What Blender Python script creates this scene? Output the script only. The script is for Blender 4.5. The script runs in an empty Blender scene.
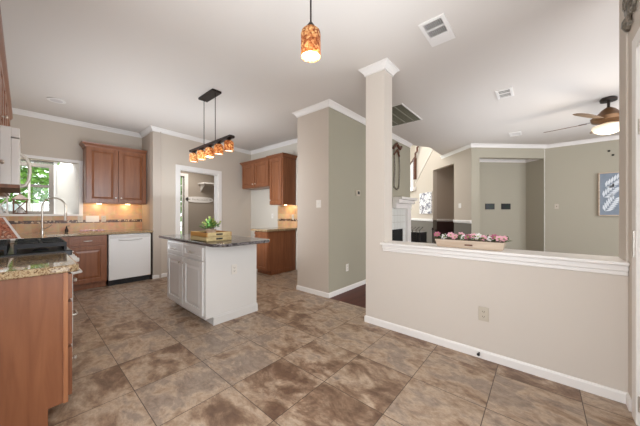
import bpy, bmesh, math, random
from mathutils import Vector, Matrix
random.seed(7)
S = bpy.context.scene
COL = S.collection
# ------------------------------------------------------------ camera, world, light, exposure
YAW = math.atan(221/255.8)
cd = bpy.data.cameras.new('camera'); cam = bpy.data.objects.new('camera', cd); COL.objects.link(cam)
cam.location = (0, 0, 1.24); cam.rotation_euler = (math.pi/2, 0, YAW)
cd.sensor_width = 36; cd.lens = 36*255.8/640; cd.shift_y = 1/640; cd.clip_start = 0.02
S.camera = cam
S.view_settings.view_transform = 'Standard'; S.view_settings.look = 'None'
S.view_settings.gamma = 1; S.view_settings.use_curve_mapping = False
S.view_settings.exposure = 0.25
W = bpy.data.worlds.new('sky'); S.world = W; W.use_nodes = True
bg = W.node_tree.nodes['Background']; bg.inputs[0].default_value = (0.93, 0.96, 1, 1); bg.inputs[1].default_value = 3.0
def area(name, loc, target, sx, sy, power, color=(1, 1, 1), spread=180):
    l = bpy.data.lights.new(name, 'AREA'); l.shape = 'RECTANGLE'; l.size = sx; l.size_y = sy; l.energy = power; l.color = color; l.spread = math.radians(spread)
    o = bpy.data.objects.new(name, l); COL.objects.link(o); o.location = loc
    o.rotation_euler = (Vector(target)-Vector(loc)).to_track_quat('-Z', 'Y').to_euler()
    return o
CO = (0.88, 0.97, 1.06)
area('fill_behind_camera', (0.1, -2.4, 1.4), (-2.6, 3.0, 1.0), 2.4, 2.2, 22, CO)  # added fill lamp behind the camera, no doors modelled there
area('fill_breakfast_side', (-0.4, -0.9, 1.3), (-6.0, 0.9, 1.1), 1.2, 1.4, 38, CO)  # added fill towards the kitchen; no breakfast windows are built
area('fill_kitchen_from_right', (0.38, 0.85, 1.25), (-6.0, 2.2, 1.35), 1.3, 1.9, 26, CO)  # added lamp brightening the kitchen walls, set apart from the glazed door
area('fill_window_wall', (-3.0, 0.95, 1.6), (-6.3, .9, 1.35), 1.0, 1.0, 7.5, CO, 95)  # added lamp floating mid-room to brighten the window wall
area('fill_desk_wall', (-3.7, 0.45, 1.8), (-4.6, 3.95, 1.4), 1.0, .8, 20, CO, 85)  # added lamp that lifts the far desk wall
area('fill_over_bay', (-6.68, 0, 2.7), (-6.68, 0, 1.2), .45, .8, 26, (.97, 1, 1))  # extra lamp added above the bay to whiten its side panel
area('fill_living_right', (3.7, 5.2, 1.5), (-1.5, 5.8, 1.5), 3.0, 2.0, 50, CO)  # added fill for the living room from its unseen right side
area('up_fill_kitchen', (-4.3, 1.3, 1.5), (-4.3, 1.3, 3.0), 2.4, 2.2, 18, CO, 150)  # added upward lamp that brightens the kitchen ceiling
area('up_fill_breakfast', (-0.7, 1.0, 1.5), (-0.7, 1.0, 3.0), 1.6, 2.0, 13, CO, 120)  # added up-facing fill for the ceiling near the camera
area('up_fill_living', (0.6, 5.4, 1.5), (0.6, 5.4, 3.0), 3.6, 3.2, 22, CO, 130)  # added up-facing fill under the living room ceiling
area('fill_foyer', (-3.4, 7.2, 4.6), (-2.6, 8.0, 2.0), 1.2, 1.2, 18, (1, 0.96, 0.92))  # added fill lamp high in the foyer
area('fill_hall', (-3.5, 6.4, 2.0), (-3.5, 3.5, 1.4), .8, 1.4, 12, (1, 0.97, 0.93))  # added fill lamp standing in the hall, no window behind it
area('fill_laundry', (-6.9, 2.9, 2.58), (-6.9, 2.9, 0), .5, .5, 14, (1, 0.96, 0.9))  # added fill for the laundry room, no fixture built

# ------------------------------------------------------------ materials
def srgb(h):
    h = h.lstrip('#'); c = [int(h[i:i+2], 16)/255 for i in (0, 2, 4)]
    return tuple([x/12.92 if x <= .04045 else ((x+.055)/1.055)**2.4 for x in c]+[1])
def mat(name, col, rough=.6, metal=0, noise=0.0, nscale=8, bump=0, bscale=200, spec=.5, emit=None, es=0, sub=None):
    m = bpy.data.materials.new(name); m.use_nodes = True; nt = m.node_tree; b = nt.nodes['Principled BSDF']
    c = srgb(col); b.inputs['Base Color'].default_value = c; b.inputs['Roughness'].default_value = rough
    b.inputs['Metallic'].default_value = metal; b.inputs['Specular IOR Level'].default_value = spec
    tc = nt.nodes.new('ShaderNodeTexCoord')
    if noise:
        n = nt.nodes.new('ShaderNodeTexNoise'); n.inputs['Scale'].default_value = nscale; n.inputs['Detail'].default_value = 4
        nt.links.new(tc.outputs['Object'], n.inputs['Vector'])
        r = nt.nodes.new('ShaderNodeValToRGB'); r.color_ramp.elements[0].position = .3; r.color_ramp.elements[1].position = .7
        r.color_ramp.elements[0].color = tuple([x*(1-noise) for x in c[:3]]+[1]); r.color_ramp.elements[1].color = tuple([min(1, x*(1+noise)) for x in c[:3]]+[1])
        nt.links.new(n.outputs['Fac'], r.inputs['Fac']); nt.links.new(r.outputs['Color'], b.inputs['Base Color'])
    if bump:
        n = nt.nodes.new('ShaderNodeTexNoise'); n.inputs['Scale'].default_value = bscale; nt.links.new(tc.outputs['Object'], n.inputs['Vector'])
        bp = nt.nodes.new('ShaderNodeBump'); bp.inputs['Strength'].default_value = bump; bp.inputs['Distance'].default_value = .002
        nt.links.new(n.outputs['Fac'], bp.inputs['Height']); nt.links.new(bp.outputs['Normal'], b.inputs['Normal'])
    if emit: b.inputs['Emission Color'].default_value = srgb(emit); b.inputs['Emission Strength'].default_value = es
    return m
def wood(name, c1, c2, axis='Z', rough=.35, scale=1):
    m = bpy.data.materials.new(name); m.use_nodes = True; nt = m.node_tree; b = nt.nodes['Principled BSDF']; L = nt.links.new
    tc = nt.nodes.new('ShaderNodeTexCoord'); mp = nt.nodes.new('ShaderNodeMapping')
    s = {'X': (1.2, 14, 14), 'Y': (14, 1.2, 14), 'Z': (14, 14, 1.2)}[axis]; mp.inputs['Scale'].default_value = [v*scale for v in s]
    n = nt.nodes.new('ShaderNodeTexNoise'); n.inputs['Scale'].default_value = 1.6; n.inputs['Detail'].default_value = 6; n.inputs['Distortion'].default_value = .6
    r = nt.nodes.new('ShaderNodeValToRGB'); r.color_ramp.elements[0].position = .3; r.color_ramp.elements[1].position = .72
    r.color_ramp.elements[0].color = srgb(c1); r.color_ramp.elements[1].color = srgb(c2)
    L(tc.outputs['Object'], mp.inputs['Vector']); L(mp.outputs['Vector'], n.inputs['Vector']); L(n.outputs['Fac'], r.inputs['Fac']); L(r.outputs['Color'], b.inputs['Base Color'])
    b.inputs['Roughness'].default_value = rough
    return m
def granite(name, cols, scale=55, rough=.05):
    m = bpy.data.materials.new(name); m.use_nodes = True; nt = m.node_tree; b = nt.nodes['Principled BSDF']; L = nt.links.new
    tc = nt.nodes.new('ShaderNodeTexCoord')
    n = nt.nodes.new('ShaderNodeTexNoise'); n.inputs['Scale'].default_value = scale; n.inputs['Detail'].default_value = 7; n.inputs['Roughness'].default_value = .7; n.inputs['Distortion'].default_value = .8
    L(tc.outputs['Object'], n.inputs['Vector'])
    r = nt.nodes.new('ShaderNodeValToRGB'); e = r.color_ramp.elements
    while len(e) < len(cols): e.new(.5)
    for i, (p, c) in enumerate(cols): e[i].position = p; e[i].color = srgb(c)
    L(n.outputs['Fac'], r.inputs['Fac']); L(r.outputs['Color'], b.inputs['Base Color']); b.inputs['Roughness'].default_value = rough
    return m
def tile_floor():
    m = bpy.data.materials.new('slate_look_tile'); m.use_nodes = True; nt = m.node_tree; b = nt.nodes['Principled BSDF']; L = nt.links.new; N = nt.nodes.new
    P = .4735
    tc = N('ShaderNodeTexCoord'); mp = N('ShaderNodeMapping'); mp.inputs['Location'].default_value = (1.2145+20*P, -.507+20*P, 0)
    L(tc.outputs['Object'], mp.inputs['Vector'])
    sc = N('ShaderNodeVectorMath'); sc.operation = 'SCALE'; sc.inputs['Scale'].default_value = 1/P; L(mp.outputs['Vector'], sc.inputs[0])
    fl = N('ShaderNodeVectorMath'); fl.operation = 'FLOOR'; L(sc.outputs[0], fl.inputs[0])
    wn = N('ShaderNodeTexWhiteNoise'); wn.noise_dimensions = '2D'; L(fl.outputs[0], wn.inputs['Vector'])
    fr = N('ShaderNodeVectorMath'); fr.operation = 'FRACTION'; L(sc.outputs[0], fr.inputs[0])
    off = N('ShaderNodeVectorMath'); off.operation = 'SCALE'; off.inputs['Scale'].default_value = 23.0; L(wn.outputs['Color'], off.inputs[0])
    ad = N('ShaderNodeVectorMath'); ad.operation = 'ADD'; L(mp.outputs['Vector'], ad.inputs[0]); L(off.outputs[0], ad.inputs[1])
    st = N('ShaderNodeMapping'); st.inputs['Scale'].default_value = (1.1, 1.7, 1); st.inputs['Rotation'].default_value = (0, 0, .5); L(ad.outputs[0], st.inputs['Vector'])
    n1 = N('ShaderNodeTexNoise'); n1.inputs['Scale'].default_value = 3.4; n1.inputs['Detail'].default_value = 10; n1.inputs['Roughness'].default_value = .66; n1.inputs['Distortion'].default_value = .35
    L(st.outputs[0], n1.inputs['Vector'])
    r = N('ShaderNodeValToRGB'); e = r.color_ramp.elements
    for _ in range(4): e.new(.5)
    for i, (p, c) in enumerate([(.30, '#6f5442'), (.40, '#937862'), (.46, '#ad957e'), (.52, '#bea892'), (.60, '#9c8b7d'), (.70, '#aa9886')]): e[i].position = p; e[i].color = srgb(c)
    # per-tile shift of the tone
    sh = N('ShaderNodeMath'); sh.operation = 'MULTIPLY_ADD'; sh.inputs[1].default_value = .15; sh.inputs[2].default_value = -.085; L(wn.outputs['Value'], sh.inputs[0])
    sm = N('ShaderNodeMath'); sm.operation = 'ADD'; L(n1.outputs['Fac'], sm.inputs[0]); L(sh.outputs[0], sm.inputs[1]); L(sm.outputs[0], r.inputs['Fac'])
    # veins
    n2 = N('ShaderNodeTexNoise'); n2.inputs['Scale'].default_value = 5.0; n2.inputs['Detail'].default_value = 9; n2.inputs['Roughness'].default_value = .82; n2.inputs['Distortion'].default_value = .9; L(st.outputs[0], n2.inputs['Vector'])
    r2 = N('ShaderNodeValToRGB'); e2 = r2.color_ramp.elements; e2[0].position = .36; e2[0].color = (1, 1, 1, 1); e2[1].position = .49; e2[1].color = (0, 0, 0, 1); L(n2.outputs['Fac'], r2.inputs['Fac'])
    mv = N('ShaderNodeMixRGB'); mv.inputs['Color2'].default_value = srgb('#6c4b39'); L(r.outputs['Color'], mv.inputs['Color1'])
    vf = N('ShaderNodeMath'); vf.operation = 'MULTIPLY'; vf.inputs[1].default_value = .42; L(r2.outputs['Color'], vf.inputs[0]); L(vf.outputs[0], mv.inputs['Fac'])
    n3 = N('ShaderNodeTexNoise'); n3.inputs['Scale'].default_value = 16; n3.inputs['Detail'].default_value = 6; n3.inputs['Roughness'].default_value = .7; n3.inputs['Distortion'].default_value = .6; L(st.outputs[0], n3.inputs['Vector'])
    r3 = N('ShaderNodeValToRGB'); e3 = r3.color_ramp.elements; e3[0].position = .36; e3[0].color = (.50, .46, .43, 1); e3[1].position = .60; e3[1].color = (1.06, 1.05, 1.04, 1); L(n3.outputs['Fac'], r3.inputs['Fac'])
    m3 = N('ShaderNodeMixRGB'); m3.blend_type = 'MULTIPLY'; m3.inputs['Fac'].default_value = .5; L(mv.outputs[0], m3.inputs['Color1']); L(r3.outputs['Color'], m3.inputs['Color2']); mv = m3
    # grout
    sx = N('ShaderNodeSeparateXYZ'); L(fr.outputs[0], sx.inputs[0])
    def edge(sock):
        a = N('ShaderNodeMath'); a.operation = 'SUBTRACT'; a.inputs[1].default_value = .5; L(sock, a.inputs[0])
        c = N('ShaderNodeMath'); c.operation = 'ABSOLUTE'; L(a.outputs[0], c.inputs[0]); return c.outputs[0]
    mx = N('ShaderNodeMath'); mx.operation = 'MAXIMUM'; L(edge(sx.outputs['X']), mx.inputs[0]); L(edge(sx.outputs['Y']), mx.inputs[1])
    gt = N('ShaderNodeMath'); gt.operation = 'GREATER_THAN'; gt.inputs[1].default_value = .4950; L(mx.outputs[0], gt.inputs[0])
    mg = N('ShaderNodeMixRGB'); mg.inputs['Color2'].default_value = srgb('#4e3e33'); L(gt.outputs[0], mg.inputs['Fac']); L(mv.outputs[0], mg.inputs['Color1']); L(mg.outputs[0], b.inputs['Base Color'])
    b.inputs['Roughness'].default_value = .42
    bp = N('ShaderNodeBump'); bp.inputs['Strength'].default_value = .25; bp.inputs['Distance'].default_value = .004; L(n1.outputs['Fac'], bp.inputs['Height']); L(bp.outputs[0], b.inputs['Normal'])
    return m
def backsplash_mat(stripax):
    # travertine tiles with a mosaic strip band at z 1.085..1.125
    m = bpy.data.materials.new('travertine_backsplash'); m.use_nodes = True; nt = m.node_tree; b = nt.nodes['Principled BSDF']; L = nt.links.new; N = nt.nodes.new
    tc = N('ShaderNodeTexCoord'); sx = N('ShaderNodeSeparateXYZ'); L(tc.outputs['Object'], sx.inputs[0])
    cb = N('ShaderNodeCombineXYZ'); L(sx.outputs[stripax], cb.inputs[0]); L(sx.outputs['Z'], cb.inputs[1])
    br = N('ShaderNodeTexBrick'); br.offset = .5; br.inputs['Scale'].default_value = 1; br.inputs['Brick Width'].default_value = .155; br.inputs['Row Height'].default_value = .155; br.inputs['Mortar Size'].default_value = .002
    br.inputs['Color1'].default_value = srgb('#b98f64'); br.inputs['Color2'].default_value = srgb('#caa57c'); br.inputs['Mortar'].default_value = srgb('#c4a988'); L(cb.outputs[0], br.inputs['Vector'])
    n = N('ShaderNodeTexNoise'); n.inputs['Scale'].default_value = 14; n.inputs['Detail'].default_value = 5; L(tc.outputs['Object'], n.inputs['Vector'])
    mm = N('ShaderNodeMixRGB'); mm.blend_type = 'OVERLAY'; mm.inputs['Fac'].default_value = .35; L(br.outputs['Color'], mm.inputs['Color1']); L(n.outputs['Color'], mm.inputs['Color2'])
    v = N('ShaderNodeTexVoronoi'); v.inputs['Scale'].default_value = 38; L(tc.outputs['Object'], v.inputs['Vector'])
    r = N('ShaderNodeValToRGB'); e = r.color_ramp.elements; r.color_ramp.interpolation = 'CONSTANT'; e.new(.5); e.new(.7)
    for i, (p, c) in enumerate([(0, '#4a3123'), (.35, '#8a6448'), (.55, '#c9b294'), (.75, '#5e4230')]): e[i].position = p; e[i].color = srgb(c)
    sv = N('ShaderNodeSeparateColor'); L(v.outputs['Color'], sv.inputs[0]); L(sv.outputs[0], r.inputs['Fac'])
    a = N('ShaderNodeMath'); a.operation = 'SUBTRACT'; a.inputs[1].default_value = 1.105; L(sx.outputs['Z'], a.inputs[0])
    c = N('ShaderNodeMath'); c.operation = 'ABSOLUTE'; L(a.outputs[0], c.inputs[0]); lt = N('ShaderNodeMath'); lt.operation = 'LESS_THAN'; lt.inputs[1].default_value = .026; L(c.outputs[0], lt.inputs[0])
    mg = N('ShaderNodeMixRGB'); L(lt.outputs[0], mg.inputs['Fac']); L(mm.outputs[0], mg.inputs['Color1']); L(r.outputs['Color'], mg.inputs['Color2']); L(mg.outputs[0], b.inputs['Base Color'])
    b.inputs['Roughness'].default_value = .4
    return m
def glass_mat():
    m = bpy.data.materials.new('window_glass'); m.use_nodes = True; nt = m.node_tree; nt.nodes.clear(); N = nt.nodes.new; L = nt.links.new
    o = N('ShaderNodeOutputMaterial'); mx = N('ShaderNodeMixShader'); t = N('ShaderNodeBsdfTransparent'); t.inputs[0].default_value = (.93, .95, .94, 1); g = N('ShaderNodeBsdfGlossy'); g.inputs['Roughness'].default_value = .02
    f = N('ShaderNodeFresnel'); f.inputs[0].default_value = 1.45; L(f.outputs[0], mx.inputs[0]); L(t.outputs[0], mx.inputs[1]); L(g.outputs[0], mx.inputs[2]); L(mx.outputs[0], o.inputs[0]); return m
def shade_mat():
    m = bpy.data.materials.new('amber_mosaic_glass'); m.use_nodes = True; nt = m.node_tree; nt.nodes.clear(); N = nt.nodes.new; L = nt.links.new
    o = N('ShaderNodeOutputMaterial'); tc = N('ShaderNodeTexCoord'); v = N('ShaderNodeTexVoronoi'); v.inputs['Scale'].default_value = 75; L(tc.outputs['Object'], v.inputs['Vector'])
    s = N('ShaderNodeSeparateColor'); L(v.outputs['Color'], s.inputs[0]); r = N('ShaderNodeValToRGB'); e = r.color_ramp.elements; e.new(.4); e.new(.7)
    for i, (p, c) in enumerate([(0, '#8a4f2a'), (.35, '#b9784a'), (.65, '#cf9a62'), (.95, '#e6cb92')]): e[i].position = p; e[i].color = srgb(c)
    L(s.outputs[0], r.inputs['Fac'])
    tr = N('ShaderNodeBsdfTranslucent'); gl = N('ShaderNodeBsdfPrincipled'); gl.inputs['Roughness'].default_value = .15; em = N('ShaderNodeEmission'); em.inputs[1].default_value = .12
    for q in (tr.inputs[0], gl.inputs['Base Color'], em.inputs[0]): L(r.outputs['Color'], q)
    m1 = N('ShaderNodeMixShader'); m1.inputs[0].default_value = .4; L(tr.outputs[0], m1.inputs[1]); L(gl.outputs[0], m1.inputs[2]); ad = N('ShaderNodeAddShader'); L(m1.outputs[0], ad.inputs[0]); L(em.outputs[0], ad.inputs[1]); L(ad.outputs[0], o.inputs[0]); return m
def abstract_mat(name, cols, scale):
    m = granite(name, cols, scale, .6); return m
M = dict(
    ceil=mat('ceiling_paint', '#d8d0c8', .9, bump=.15, bscale=120), wall=mat('beige_paint', '#cfc5ba', .85), kwall=mat('kitchen_taupe_paint', '#c9bdaf', .85),
    colp=mat('light_beige_paint', '#c0b3a6', .85), green=mat('sage_paint', '#a39d8b', .8), green2=mat('living_sage_paint', '#aaa392', .8), foy=mat('foyer_beige_paint', '#c2b5a5', .85),
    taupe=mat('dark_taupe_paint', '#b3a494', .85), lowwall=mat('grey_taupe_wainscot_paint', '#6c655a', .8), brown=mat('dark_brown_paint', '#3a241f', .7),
    trim=mat('white_trim', '#e9e4df', .4), white=mat('white_enamel', '#e6e3df', .3), cab=mat('white_cabinet_paint', '#dddad6', .35), plate=mat('white_plastic', '#e2dcd3', .4), plated=mat('almond_plastic', '#c0b5a4', .4),
    cherry=wood('cherry_wood', '#7c4a2e', '#915c3c', 'Z', .33), cherryx=wood('cherry_wood_crown', '#74452a', '#8a5537', 'Y', .33), tanwood=wood('tan_tray_wood', '#b39a6a', '#d0bb8a', 'X', .55), trough=wood('weathered_trough_wood', '#b59c86', '#d3c1ac', 'X', .7),
    lit_tray=wood('warm_lit_tray_wood', '#a97436', '#c8944f', 'X', .5), lantern=wood('walnut_lantern_wood', '#5e3d2b', '#86573c', 'Z', .5), blade=wood('fan_blade_wood', '#5e4733', '#846a4e', 'X', .5), rail=wood('dark_oak_rail', '#4d2d1e', '#6d4430', 'X', .4),
    dark=mat('oil_rubbed_bronze', '#2e241f', .4, .6), black=mat('black_enamel', '#17171a', .3), iron=mat('cast_iron', '#26272b', .55), chrome=mat('brushed_nickel', '#d6d1c9', .35, .9), slot=mat('dark_slot', '#3b352c', .7), fil=mat('vent_filter', '#6d6a58', .9),
    gI=granite('dark_speckled_granite', [(.40, '#0f0d0e'), (.46, '#2c2627'), (.5, '#5d5556'), (.54, '#a09a99'), (.60, '#1c1818')], 50, .12), gT=granite('tan_granite', [(.34, '#3d2c20'), (.43, '#7c5f43'), (.5, '#a88f6d'), (.58, '#c4b08d'), (.66, '#6b4e38')], 75),
    tile=tile_floor(), wood=wood('dark_wood_floorboards', '#4a2219', '#643227', 'Y', .5, .6), glass=glass_mat(), shade=shade_mat(), diff=mat('lit_diffuser', '#fff6ea', .5, emit='#fff0dc', es=1.3), bulb=mat('lit_bulb', '#fff0d8', .5, emit='#ffe6bf', es=4), bowl=mat('lit_frosted_glass', '#f6ead6', .5, emit='#ffe3b8', es=.3),
    puck=mat('lit_puck_lens', '#ffe9c0', .5, emit='#ffdca0', es=6), leaf=mat('leaf_green', '#5f8a45', .5, noise=.4, nscale=20), leaf2=mat('yellow_green_leaf', '#a4ac60', .5, noise=.3, nscale=30), pink=mat('pink_petal', '#e3a9b5', .6), wpet=mat('white_petal', '#efe9e6', .6), mag=mat('magenta_petal', '#b0657a', .6), yel=mat('flower_centre', '#8fa050', .6),
    tileW=mat('white_fireplace_tile', '#dcdcd6', .3), firebox=mat('black_firebox', '#0d0c0c', .8), steelart=mat('pewter_relief', '#7d766b', .4, .5, noise=.5, nscale=60), tree=mat('tree_leaves', '#7fae4c', .6, noise=.6, nscale=6), bark=mat('tree_bark', '#6a5848', .9), lawn=mat('lawn_grass', '#7f9a58', .9, noise=.3, nscale=3),
    winf=mat('grey_window_frame', '#857c74', .5), blue=mat('slate_blue_canvas', '#828c98', .8, noise=.08, nscale=15), art=abstract_mat('grey_white_abstract', [(.4, '#5e5d6b'), (.46, '#a9a5ab'), (.5, '#eeeae8'), (.56, '#efebe8'), (.6, '#77717a')], 5),
    towel=abstract_mat('pink_towel_cloth', [(.4, '#c8788c'), (.46, '#f0d8da'), (.5, '#e7a3b2'), (.56, '#f3ebe8'), (.62, '#8d3f52')], 26), book=abstract_mat('red_book_page', [(.38, '#5b1f17'), (.45, '#a4553c'), (.5, '#cf8f6e'), (.56, '#7c2f22'), (.64, '#e1c3a8')], 14), greyfence=wood('grey_fence_boards', '#9aa0a3', '#c0c4c4', 'Z', .8))

# ------------------------------------------------------------ geometry helpers (world coordinates; parent offset removed on build)
class B:
    def __init__(s): s.bm = bmesh.new()
    def box(s, x0, x1, y0, y1, z0, z1, m=None):
        c = [Vector((x, y, z)) for x in (x0, x1) for y in (y0, y1) for z in (z0, z1)]
        if m is not None: c = [m @ v for v in c]
        v = [s.bm.verts.new(p) for p in c]
        for f in ((0, 1, 3, 2), (4, 6, 7, 5), (0, 4, 5, 1), (2, 3, 7, 6), (0, 2, 6, 4), (1, 5, 7, 3)): s.bm.faces.new([v[i] for i in f])
        return s
    def prism(s, pts, h0, h1, m=None):      # polygon in local xy, extruded in z, then m
        m = m or Matrix()
        a = [s.bm.verts.new(m @ Vector((p[0], p[1], h0))) for p in pts]; b = [s.bm.verts.new(m @ Vector((p[0], p[1], h1))) for p in pts]
        n = len(pts)
        s.bm.faces.new(a[::-1]); s.bm.faces.new(b)
        for i in range(n): s.bm.faces.new([a[i], a[(i+1) % n], b[(i+1) % n], b[i]])
        return s
    def tube(s, pts, r, seg=10, cap=True):
        pts = [Vector(p) for p in pts]; rs = r if isinstance(r, (list, tuple)) else [r]*len(pts); rings = []; up = None
        for i, p in enumerate(pts):
            t = (pts[min(i+1, len(pts)-1)]-pts[max(i-1, 0)]).normalized()
            if up is None: up = t.orthogonal().normalized()
            up = (up-t*up.dot(t)).normalized(); w = t.cross(up)
            rings.append([s.bm.verts.new(p+(up*math.cos(2*math.pi*k/seg)+w*math.sin(2*math.pi*k/seg))*rs[i]) for k in range(seg)])
        for a, b in zip(rings, rings[1:]):
            for k in range(seg): s.bm.faces.new([a[k], a[(k+1) % seg], b[(k+1) % seg], b[k]])
        if cap: s.bm.faces.new(rings[0][::-1]); s.bm.faces.new(rings[-1])
        return s
    def lathe(s, prof, c, seg=24, m=None, cap=True):   # prof (r,z); centre c
        c = Vector(c); rings = []
        for r, z in prof:
            ring = []
            for k in range(seg):
                v = Vector((r*math.cos(2*math.pi*k/seg), r*math.sin(2*math.pi*k/seg), z))
                if m is not None: v = m @ v
                ring.append(s.bm.verts.new(v+c))
            rings.append(ring)
        for a, b in zip(rings, rings[1:]):
            for k in range(seg): s.bm.faces.new([a[k], a[(k+1) % seg], b[(k+1) % seg], b[k]])
        if cap: s.bm.faces.new(rings[0][::-1]); s.bm.faces.new(rings[-1])
        return s
    def sweep(s, path, z, prof, closed=False):   # prof: (out, dz); out measured to the left of the path direction
        P = [Vector((p[0], p[1])) for p in path]; n = len(P); rings = []
        def nrm(a, b): d = (b-a).normalized(); return Vector((-d.y, d.x))
        for i in range(n):
            if closed: n1, n2 = nrm(P[i-1], P[i]), nrm(P[i], P[(i+1) % n])
            else:
                n1 = nrm(P[i-1], P[i]) if i > 0 else nrm(P[0], P[1]); n2 = nrm(P[i], P[i+1]) if i < n-1 else n1
            k = (n1+n2); k = k/(k.dot(n1))
            rings.append([s.bm.verts.new((P[i].x+k.x*o, P[i].y+k.y*o, z+dz)) for o, dz in prof])
        m = len(prof)
        idx = range(n if closed else n-1)
        for i in idx:
            a, b = rings[i], rings[(i+1) % n]
            for j in range(m): s.bm.faces.new([a[j], a[(j+1) % m], b[(j+1) % m], b[j]])
        if not closed: s.bm.faces.new(rings[0][::-1]); s.bm.faces.new(rings[-1])
        return s
    def petal(s, c, d, n, l, w):
        c, d, n = Vector(c), Vector(d).normalized(), Vector(n).normalized(); q = d.cross(n).normalized()
        v = [s.bm.verts.new(p) for p in (c, c+d*l*.5+q*w*.5+n*l*.12, c+d*l, c+d*l*.5-q*w*.5+n*l*.12, )]
        s.bm.faces.new(v); return s
    def build(s, name, m, parent=None, bev=0, smooth=False):
        bmesh.ops.recalc_face_normals(s.bm, faces=s.bm.faces)
        off = Vector((0, 0, 0)); q = parent
        while q is not None: off += Vector(q.location); q = q.parent
        if off.length: bmesh.ops.translate(s.bm, verts=s.bm.verts, vec=-off)
        me = bpy.data.meshes.new(name); s.bm.to_mesh(me); s.bm.free(); me.materials.append(M[m] if isinstance(m, str) else m)
        if smooth:
            for p in me.polygons: p.use_smooth = True
        o = bpy.data.objects.new(name, me); COL.objects.link(o)
        if parent is not None: o.parent = parent
        if bev:
            md = o.modifiers.new('bevel', 'BEVEL'); md.width = bev; md.segments = 2; md.limit_method = 'ANGLE'
        if smooth:
            md = o.modifiers.new('edges', 'EDGE_SPLIT'); md.split_angle = math.radians(40)
        return o
def tag(o, label, cat, group=None):
    o['label'] = label; o['category'] = cat
    if group: o['group'] = group
    return o
def thing(name, loc, label, cat, group=None):
    o = bpy.data.objects.new(name, None); o.empty_display_size = .1; COL.objects.link(o); o.location = loc; return tag(o, label, cat, group)
def struct(b, name, m, bev=0): o = b.build(name, m, None, bev); o['kind'] = 'structure'; return o
def copy_tree(o, parent=None):
    c = o.copy(); COL.objects.link(c); c.parent = parent
    for ch in list(o.children): copy_tree(ch, c)
    return c
def frame(o, u, n):     # local x=u, y=up(z), z=n (outward)
    u, n = Vector(u).normalized(), Vector(n).normalized(); m = Matrix((u, Vector((0, 0, 1)), n)).transposed().to_4x4(); m.translation = Vector(o); return m

# ------------------------------------------------------------ STRUCTURE
CZ = 2.9
DIR1 = (-.7071, .7071)
def s1(t): return (-1.25+DIR1[0]*t, 6.95+DIR1[1]*t)      # angled wall towards the stairs
def s2(t): return (-1.25+.7124*t, 6.95+.7018*t)             # angled wall with the niche
PW0, PW1 = (-5.6, 1.61), (-5.87, 3.97)
# floors
struct(B().prism([(-6.3, -.43), (3, -3.2), (3, 2.578), (-1.3, 2.94), (-2.37, 2.94), (-3.03, 2.94), (-3.03, 7), (-4.05, 7), (-4.05, 3.97), (-6.0, 3.97), (-6.0, 1.61), (-6.3, 1.61)][0:0] or [(-9, -3.2), (1.5, -3.2), (1.5, 2.7), (-1.32, 2.7), (-1.4, 2.94), (-3.03, 2.94), (-3.03, 7), (-9, 7)], -.1, 0), 'floor', 'tile')
struct(B().prism([(1.5, 2.7), (4, 2.7), (4, 10.5), (-5.5, 10.5), (-5.5, 7.0), (-3.03, 7.0), (-3.03, 2.94), (-1.4, 2.94), (-1.32, 2.7)], -.1, 0), 'floor_wood', 'wood')
# ceiling
struct(B().prism([(-6.5, -.6), (-1.2, -.6), (-1.2, -3.2), (4, -3.2), (4, 8.5), (.06, 8.5), s1(.0), s1(1.25), (-2.1, 6.62), (-2.4, 6.05), (-4.0, 6.2), (-4.0, 4.0), (-6.5, 4.0)], CZ, CZ+.12), 'ceiling', 'ceil')
struct(B().prism([(-9.2, 1.76), (-5.75, 1.76), (-5.9, 4.4), (-9.2, 4.4)], 2.6, 2.7), 'ceiling_laundry', 'ceil')
# kitchen walls
w = B()
w.box(-6.45, -6.3, -.58, -.40, 0, CZ); w.box(-6.45, -6.3, .645, 1.61, 0, CZ); w.box(-6.45, -6.3, -.40, .645, 0, 1.235); w.box(-6.45, -6.3, -.40, .645, 2.15, CZ)
struct(w, 'wall_kitchen_window', 'kwall')
struct(B().box(-6.3, -1.2, -.58, -.43, 0, CZ), 'wall_range', 'kwall')
struct(B().box(-6.45, -5.6, 1.61, 1.75, 0, CZ), 'wall_jog', 'colp')
# pantry wall with doorway
dv = Vector((PW1[0]-PW0[0], PW1[1]-PW0[1], 0)); LW = dv.length; dvn = dv.normalized(); nn = Vector((dvn.y, -dvn.x, 0))
mp = frame((PW0[0], PW0[1], 0), dvn, nn)
D0, D1, DH = .50, 1.39, 2.17
w = B(); w.box(0, D0, 0, CZ, -.13, 0, mp); w.box(D1, LW, 0, CZ, -.13, 0, mp); w.box(D0, D1, DH, CZ, -.13, 0, mp)
struct(w, 'wall_laundry_doorway', 'kwall')
c = B(); cw = .085
c.box(D0-cw, D0, 0, DH+cw, 0, .02, mp); c.box(D1, D1+cw, 0, DH+cw, 0, .02, mp); c.box(D0, D1, DH, DH+cw, 0, .02, mp)
c.box(D0, D0+.02, 0, DH, -.13, .0, mp); c.box(D1-.02, D1, 0, DH, -.13, .0, mp); c.box(D0+.02, D1-.02, DH-.02, DH, -.13, .0, mp)
struct(c, 'trim_1', 'trim', .003)
# laundry room
w = B(); w.box(-7.75, -7.6, 1.6, 2.68, 0, 2.6); w.box(-7.75, -7.6, 2.95, 4.4, 0, 2.6); w.box(-7.75, -7.6, 2.68, 2.95, 2.3, 2.6); struct(w, 'wall_laundry_back', 'taupe' and mat('laundry_taupe_paint', '#a3978a', .85))
struct(B().box(-7.6, -6.0, 4.05, 4.2, 0, 2.6), 'wall_laundry_right', mat('laundry_side_paint', '#a3978a', .85))
struct(B().box(-7.6, -6.45, 1.61, 1.75, 0, 2.6), 'wall_laundry_left', 'kwall')
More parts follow.
